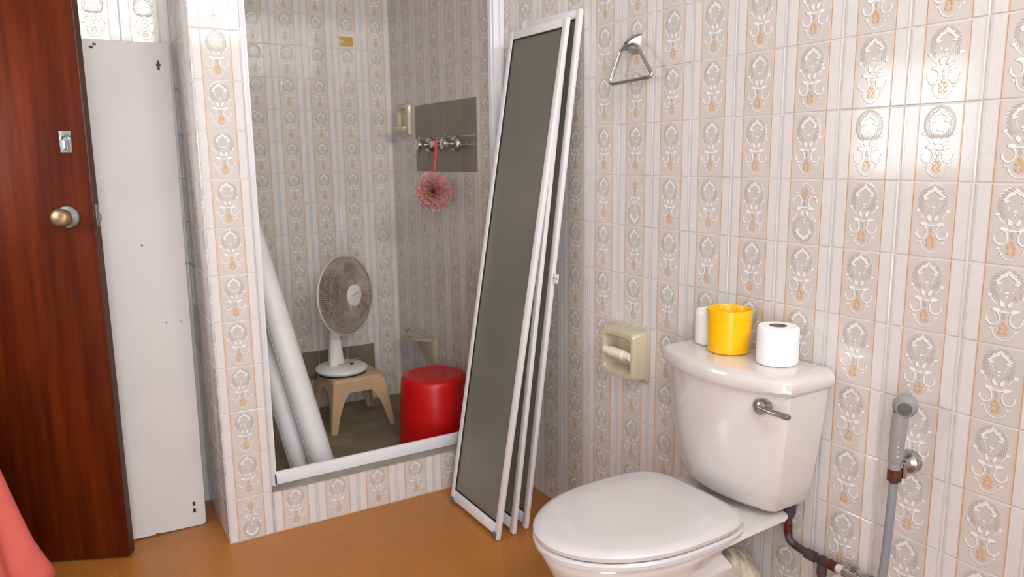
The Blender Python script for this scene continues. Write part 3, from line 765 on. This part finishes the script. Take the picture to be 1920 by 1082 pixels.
# ------------------------------------------------------------------ toilet
AY = -1.250; SX = .030
to = thing('toilet', 'off-white ceramic toilet with closed white seat lid against the tiled wall', 'toilet', (.75, AY, 0))
def oval(x0, x1, hw_, z, n=56, flat=.0, sq_=2.3):
    """egg outline; x0 front tip, x1 back, wide point nearer the back, flattened back edge"""
    xm = x0+(x1-x0)*.56; pts = []
    for k in range(n):
        a = 2*math.pi*k/n; c, s = math.cos(a), math.sin(a)
        if c < 0: x = xm+(xm-x0)*c; y = hw_*s*1.0
        else:
            e = 2/4.2; x = xm+(x1-xm)*abs(c)**e; y = hw_*math.copysign(abs(s)**e, s)
        pts.append((x, AY+y, z))
    return pts
def dshape(x0, x1, hw_, hb, z, hm=None, n=56):
    """bowl rim outline continuing into the straight rear deck; hb half width at the very back"""
    pts = []; xm = x0+.27; r = .03; hm = hm or hw_*.98
    N = 28
    for k in range(N+1):
        a = math.pi/2+math.pi*k/N; pts.append((xm+(xm-x0)*math.cos(a), AY+hw_*math.sin(a), z))
    pts.append((xm+.10, AY-hm, z)); pts.append((x1-.14, AY-(hm*.4+hb*.6), z)); pts.append((x1-r, AY-hb, z)); pts.append((x1-r*.3, AY-hb+r*.3, z)); pts.append((x1, AY-hb+r, z))
    pts.append((x1, AY+hb-r, z)); pts.append((x1-r*.3, AY+hb-r*.3, z)); pts.append((x1-r, AY+hb, z)); pts.append((x1-.14, AY+(hm*.4+hb*.6), z)); pts.append((xm+.10, AY+hm, z))
    return pts
bm = B()
R = [(.622, .880, .110, .085, .0), (.617, .885, .112, .088, .02), (.635, .860, .100, .070, .06), (.625, .845, .098, .055, .14), (.580, .845, .110, .055, .22), (.512, .862, .134, .070, .29), (.465, .885, .152, .090, .345), (.452, .900, .156, .100, .370, .125), (.444, 1.020, .162, .120, .388, .132), (.438, 1.030, .166, .142, .400, .152), (.436, 1.032, .168, .152, .411), (.440, 1.030, .166, .150, .418), (.452, 1.02, .158, .142, .421)]
loft(bm, [dshape(*r) for r in R]); obj('bowl', bm, M['ceramic'], to)
bm = B(); loft(bm, [oval(.430, .885, .174, .4225), oval(.422, .890, .180, .427), oval(.421, .891, .181, .436), oval(.427, .887, .177, .441)]); obj('seat_ring', bm, M['seat'], to)
bm = B(); loft(bm, [oval(.432, .875, .173, .4425), oval(.424, .882, .179, .446), oval(.422, .884, .181, .455), oval(.428, .878, .176, .462), oval(.445, .862, .162, .4665), oval(.52, .80, .105, .468), oval(.60, .74, .05, .4685)]); obj('seat_lid', bm, M['seat'], to)
for s in (-1, 1):
    bm = B(); tube(bm, [(.896, AY+s*.075-.018, .436), (.896, AY+s*.075+.018, .436)], .011, 12); lathe(bm, [(.014, 0), (.014, .010)], (.902, AY+s*.075, .4215), (0, 0, 1), 14); obj('hinge', bm, M['seat'], to)
def tankring(z, xf, xs_, hw_, hf, xb=1.084, n=22):
    """xf front centre, xs_ where front arc meets the side, hw_ half width"""
    pts = []; r = .012
    for k in range(n+1):
        u = 1-2*k/n; x = xf+(xs_-xf)*(abs(u)**2.0); pts.append((x, AY+hw_*u, z))
    pts[0] = (pts[0][0]+r*.5, pts[0][1]-.001, z); pts[-1] = (pts[-1][0]+r*.5, pts[-1][1]+.001, z)
    pts += [(xs_+r, AY-hw_*1.0, z), (xb-r, AY-hw_*hf, z), (xb, AY-hw_*hf+r, z), (xb, AY+hw_*hf-r, z), (xb-r, AY+hw_*hf, z), (xs_+r, AY+hw_, z)]
    return pts
bm = B()
loft(bm, [tankring(.432, .965, .985, .112, 1.0), tankring(.436, .938, .972, .142, 1), tankring(.450, .922, .962, .152, 1), tankring(.50, .906, .952, .164, 1), tankring(.58, .894, .946, .177, 1), tankring(.66, .886, .942, .187, 1), tankring(.735, .882, .940, .194, 1)])
obj('tank', bm, M['ceramic'], to, angle=35)
bm = B()
loft(bm, [tankring(.7365, .880, .938, .194, 1), tankring(.738, .872, .930, .201, 1, 1.088), tankring(.745, .868, .926, .205, 1, 1.089), tankring(.762, .868, .926, .205, 1, 1.089), tankring(.771, .872, .930, .201, 1, 1.088), tankring(.776, .882, .938, .193, 1, 1.084), tankring(.778, .90, .952, .178, 1, 1.07)])
obj('tank_lid', bm, M['ceramic'], to, angle=35)
hy, hz = -1.396, .706
hx_ = .916
bm = B(); lathe(bm, [(.0, -.022), (.011, -.021), (.0175, -.016), (.0185, -.006), (.0185, .006)], (hx_, hy, hz), (1, 0, .0), 24, False, True)
hl = obj('flush_handle', bm, M['dull_chrome'], to)
bm = B(); tube(bm, [(hx_-.014, hy, hz), (hx_-.017, hy-.030, hz-.001), (hx_-.014, hy-.074, hz-.002), (hx_-.0135, hy-.080, hz-.002)], [.0100, .0082, .0088, .006], 14, flat=.8); obj('lever', bm, M['dull_chrome'], hl)
# outlet pipe behind the bowl
wp = thing('waste_pipe', 'stained cream waste pipe behind the toilet bowl', 'pipe', (1.0, -1.28, .2))
bm = B(); tube(bm, smooth_path([(.895, -1.240, .258), (.945, -1.252, .252), (1.00, -1.268, .215), (1.020, -1.275, .13), (1.022, -1.275, .0015)]), .050, 28); obj('bend', bm, M['waste'], wp)
bm = B(); tube(bm, [(.905, -1.242, .257), (.928, -1.248, .254)], .057, 28); obj('collar', bm, M['waste'], wp)
bm = B(); lathe(bm, [(.058, .0), (.058, .016), (.051, .018)], (1.022, -1.275, .0005), (0, 0, 1), 28); obj('rubber_seal', bm, M['black'], wp)

# things on the tank lid
LZ = .7785
bm = B(); cyx, cyy = 1.004, -1.206
yc_ = thing('plastic_cup', 'yellow plastic cup standing on the toilet tank between the paper rolls', 'cup', (cyx, cyy, LZ))
lathe(bm, [(.0, .0), (.046, .0), (.050, .003), (.0515, .030), (.053, .085), (.0540, .086), (.0545, .108), (.053, .1085), (.0515, .106), (.050, .080), (.047, .008), (.0, .006)], (cyx, cyy, LZ), (0, 0, 1), 48, False, False)
obj('cup_body', bm, M['yellow'], yc_)
def paper_roll(label, x, y, r=.049, h=.098):
    e = thing('toilet_paper_roll', label, 'toilet paper roll', (x, y, LZ), 'toilet paper rolls on the tank')
    bm = B(); lathe(bm, [(.020, .001), (r-.004, .001), (r-.0008, .003), (r, .012), (r, h-.012), (r-.0008, h-.003), (r-.003, h), (.020, h)], (x, y, LZ-.001), (0, 0, 1), 40, False, False)
    a = .9
    box(bm, (x+r*math.cos(a)-.0006, y-r*math.sin(a)-.001, LZ+.004), (x+r*math.cos(a)+.0012, y-r*math.sin(a)+.001, LZ+h-.006))
    obj('paper', bm, M['paper'], e)
    bm = B(); lathe(bm, [(.0203, .0005), (.0203, h-.002), (.0190, h-.002), (.0190, .0005)], (x, y, LZ), (0, 0, 1), 28, False, False)
    obj('core', bm, M['core'], e)
paper_roll('white toilet paper roll right of the yellow cup, near the flush lever', 1.014, -1.344, .046, .090)
paper_roll('white toilet paper roll mostly hidden behind the yellow cup', 1.036, -1.122, .045, .088)

# ------------------------------------------------------------------ coral cloth at the lower left
bm = B(); rings = []; ccx, ccy = -.765, -.12; n = 120
prof = [(.0, .545), (.10, .543), (.145, .530), (.160, .50), (.175, .42), (.195, .30), (.215, .18), (.235, .08), (.245, .0)]
for i, (r, z) in enumerate(prof):
    row = []
    for k in range(n):
        a = 2*math.pi*k/n; f = max(0, (i-1)/7)
        rr_ = r*(1+f*(.10*math.cos(7*a+.2)+.05*math.cos(11*a+1)))
        lift = f**3*(.135*max(0, math.cos(a-.08))**6)
        row.append((ccx+rr_*math.cos(a), ccy+rr_*math.sin(a), max(.002, z+lift)))
    rings.append(row)
loft(bm, rings[1:], True, False)
cl = obj('draped_cloth', bm, M['coral'], angle=60); tag(cl, 'coral pink cloth draped in folds in front of the brown door', 'cloth')
so = cl.modifiers.new('thickness', 'SOLIDIFY'); so.thickness = .002
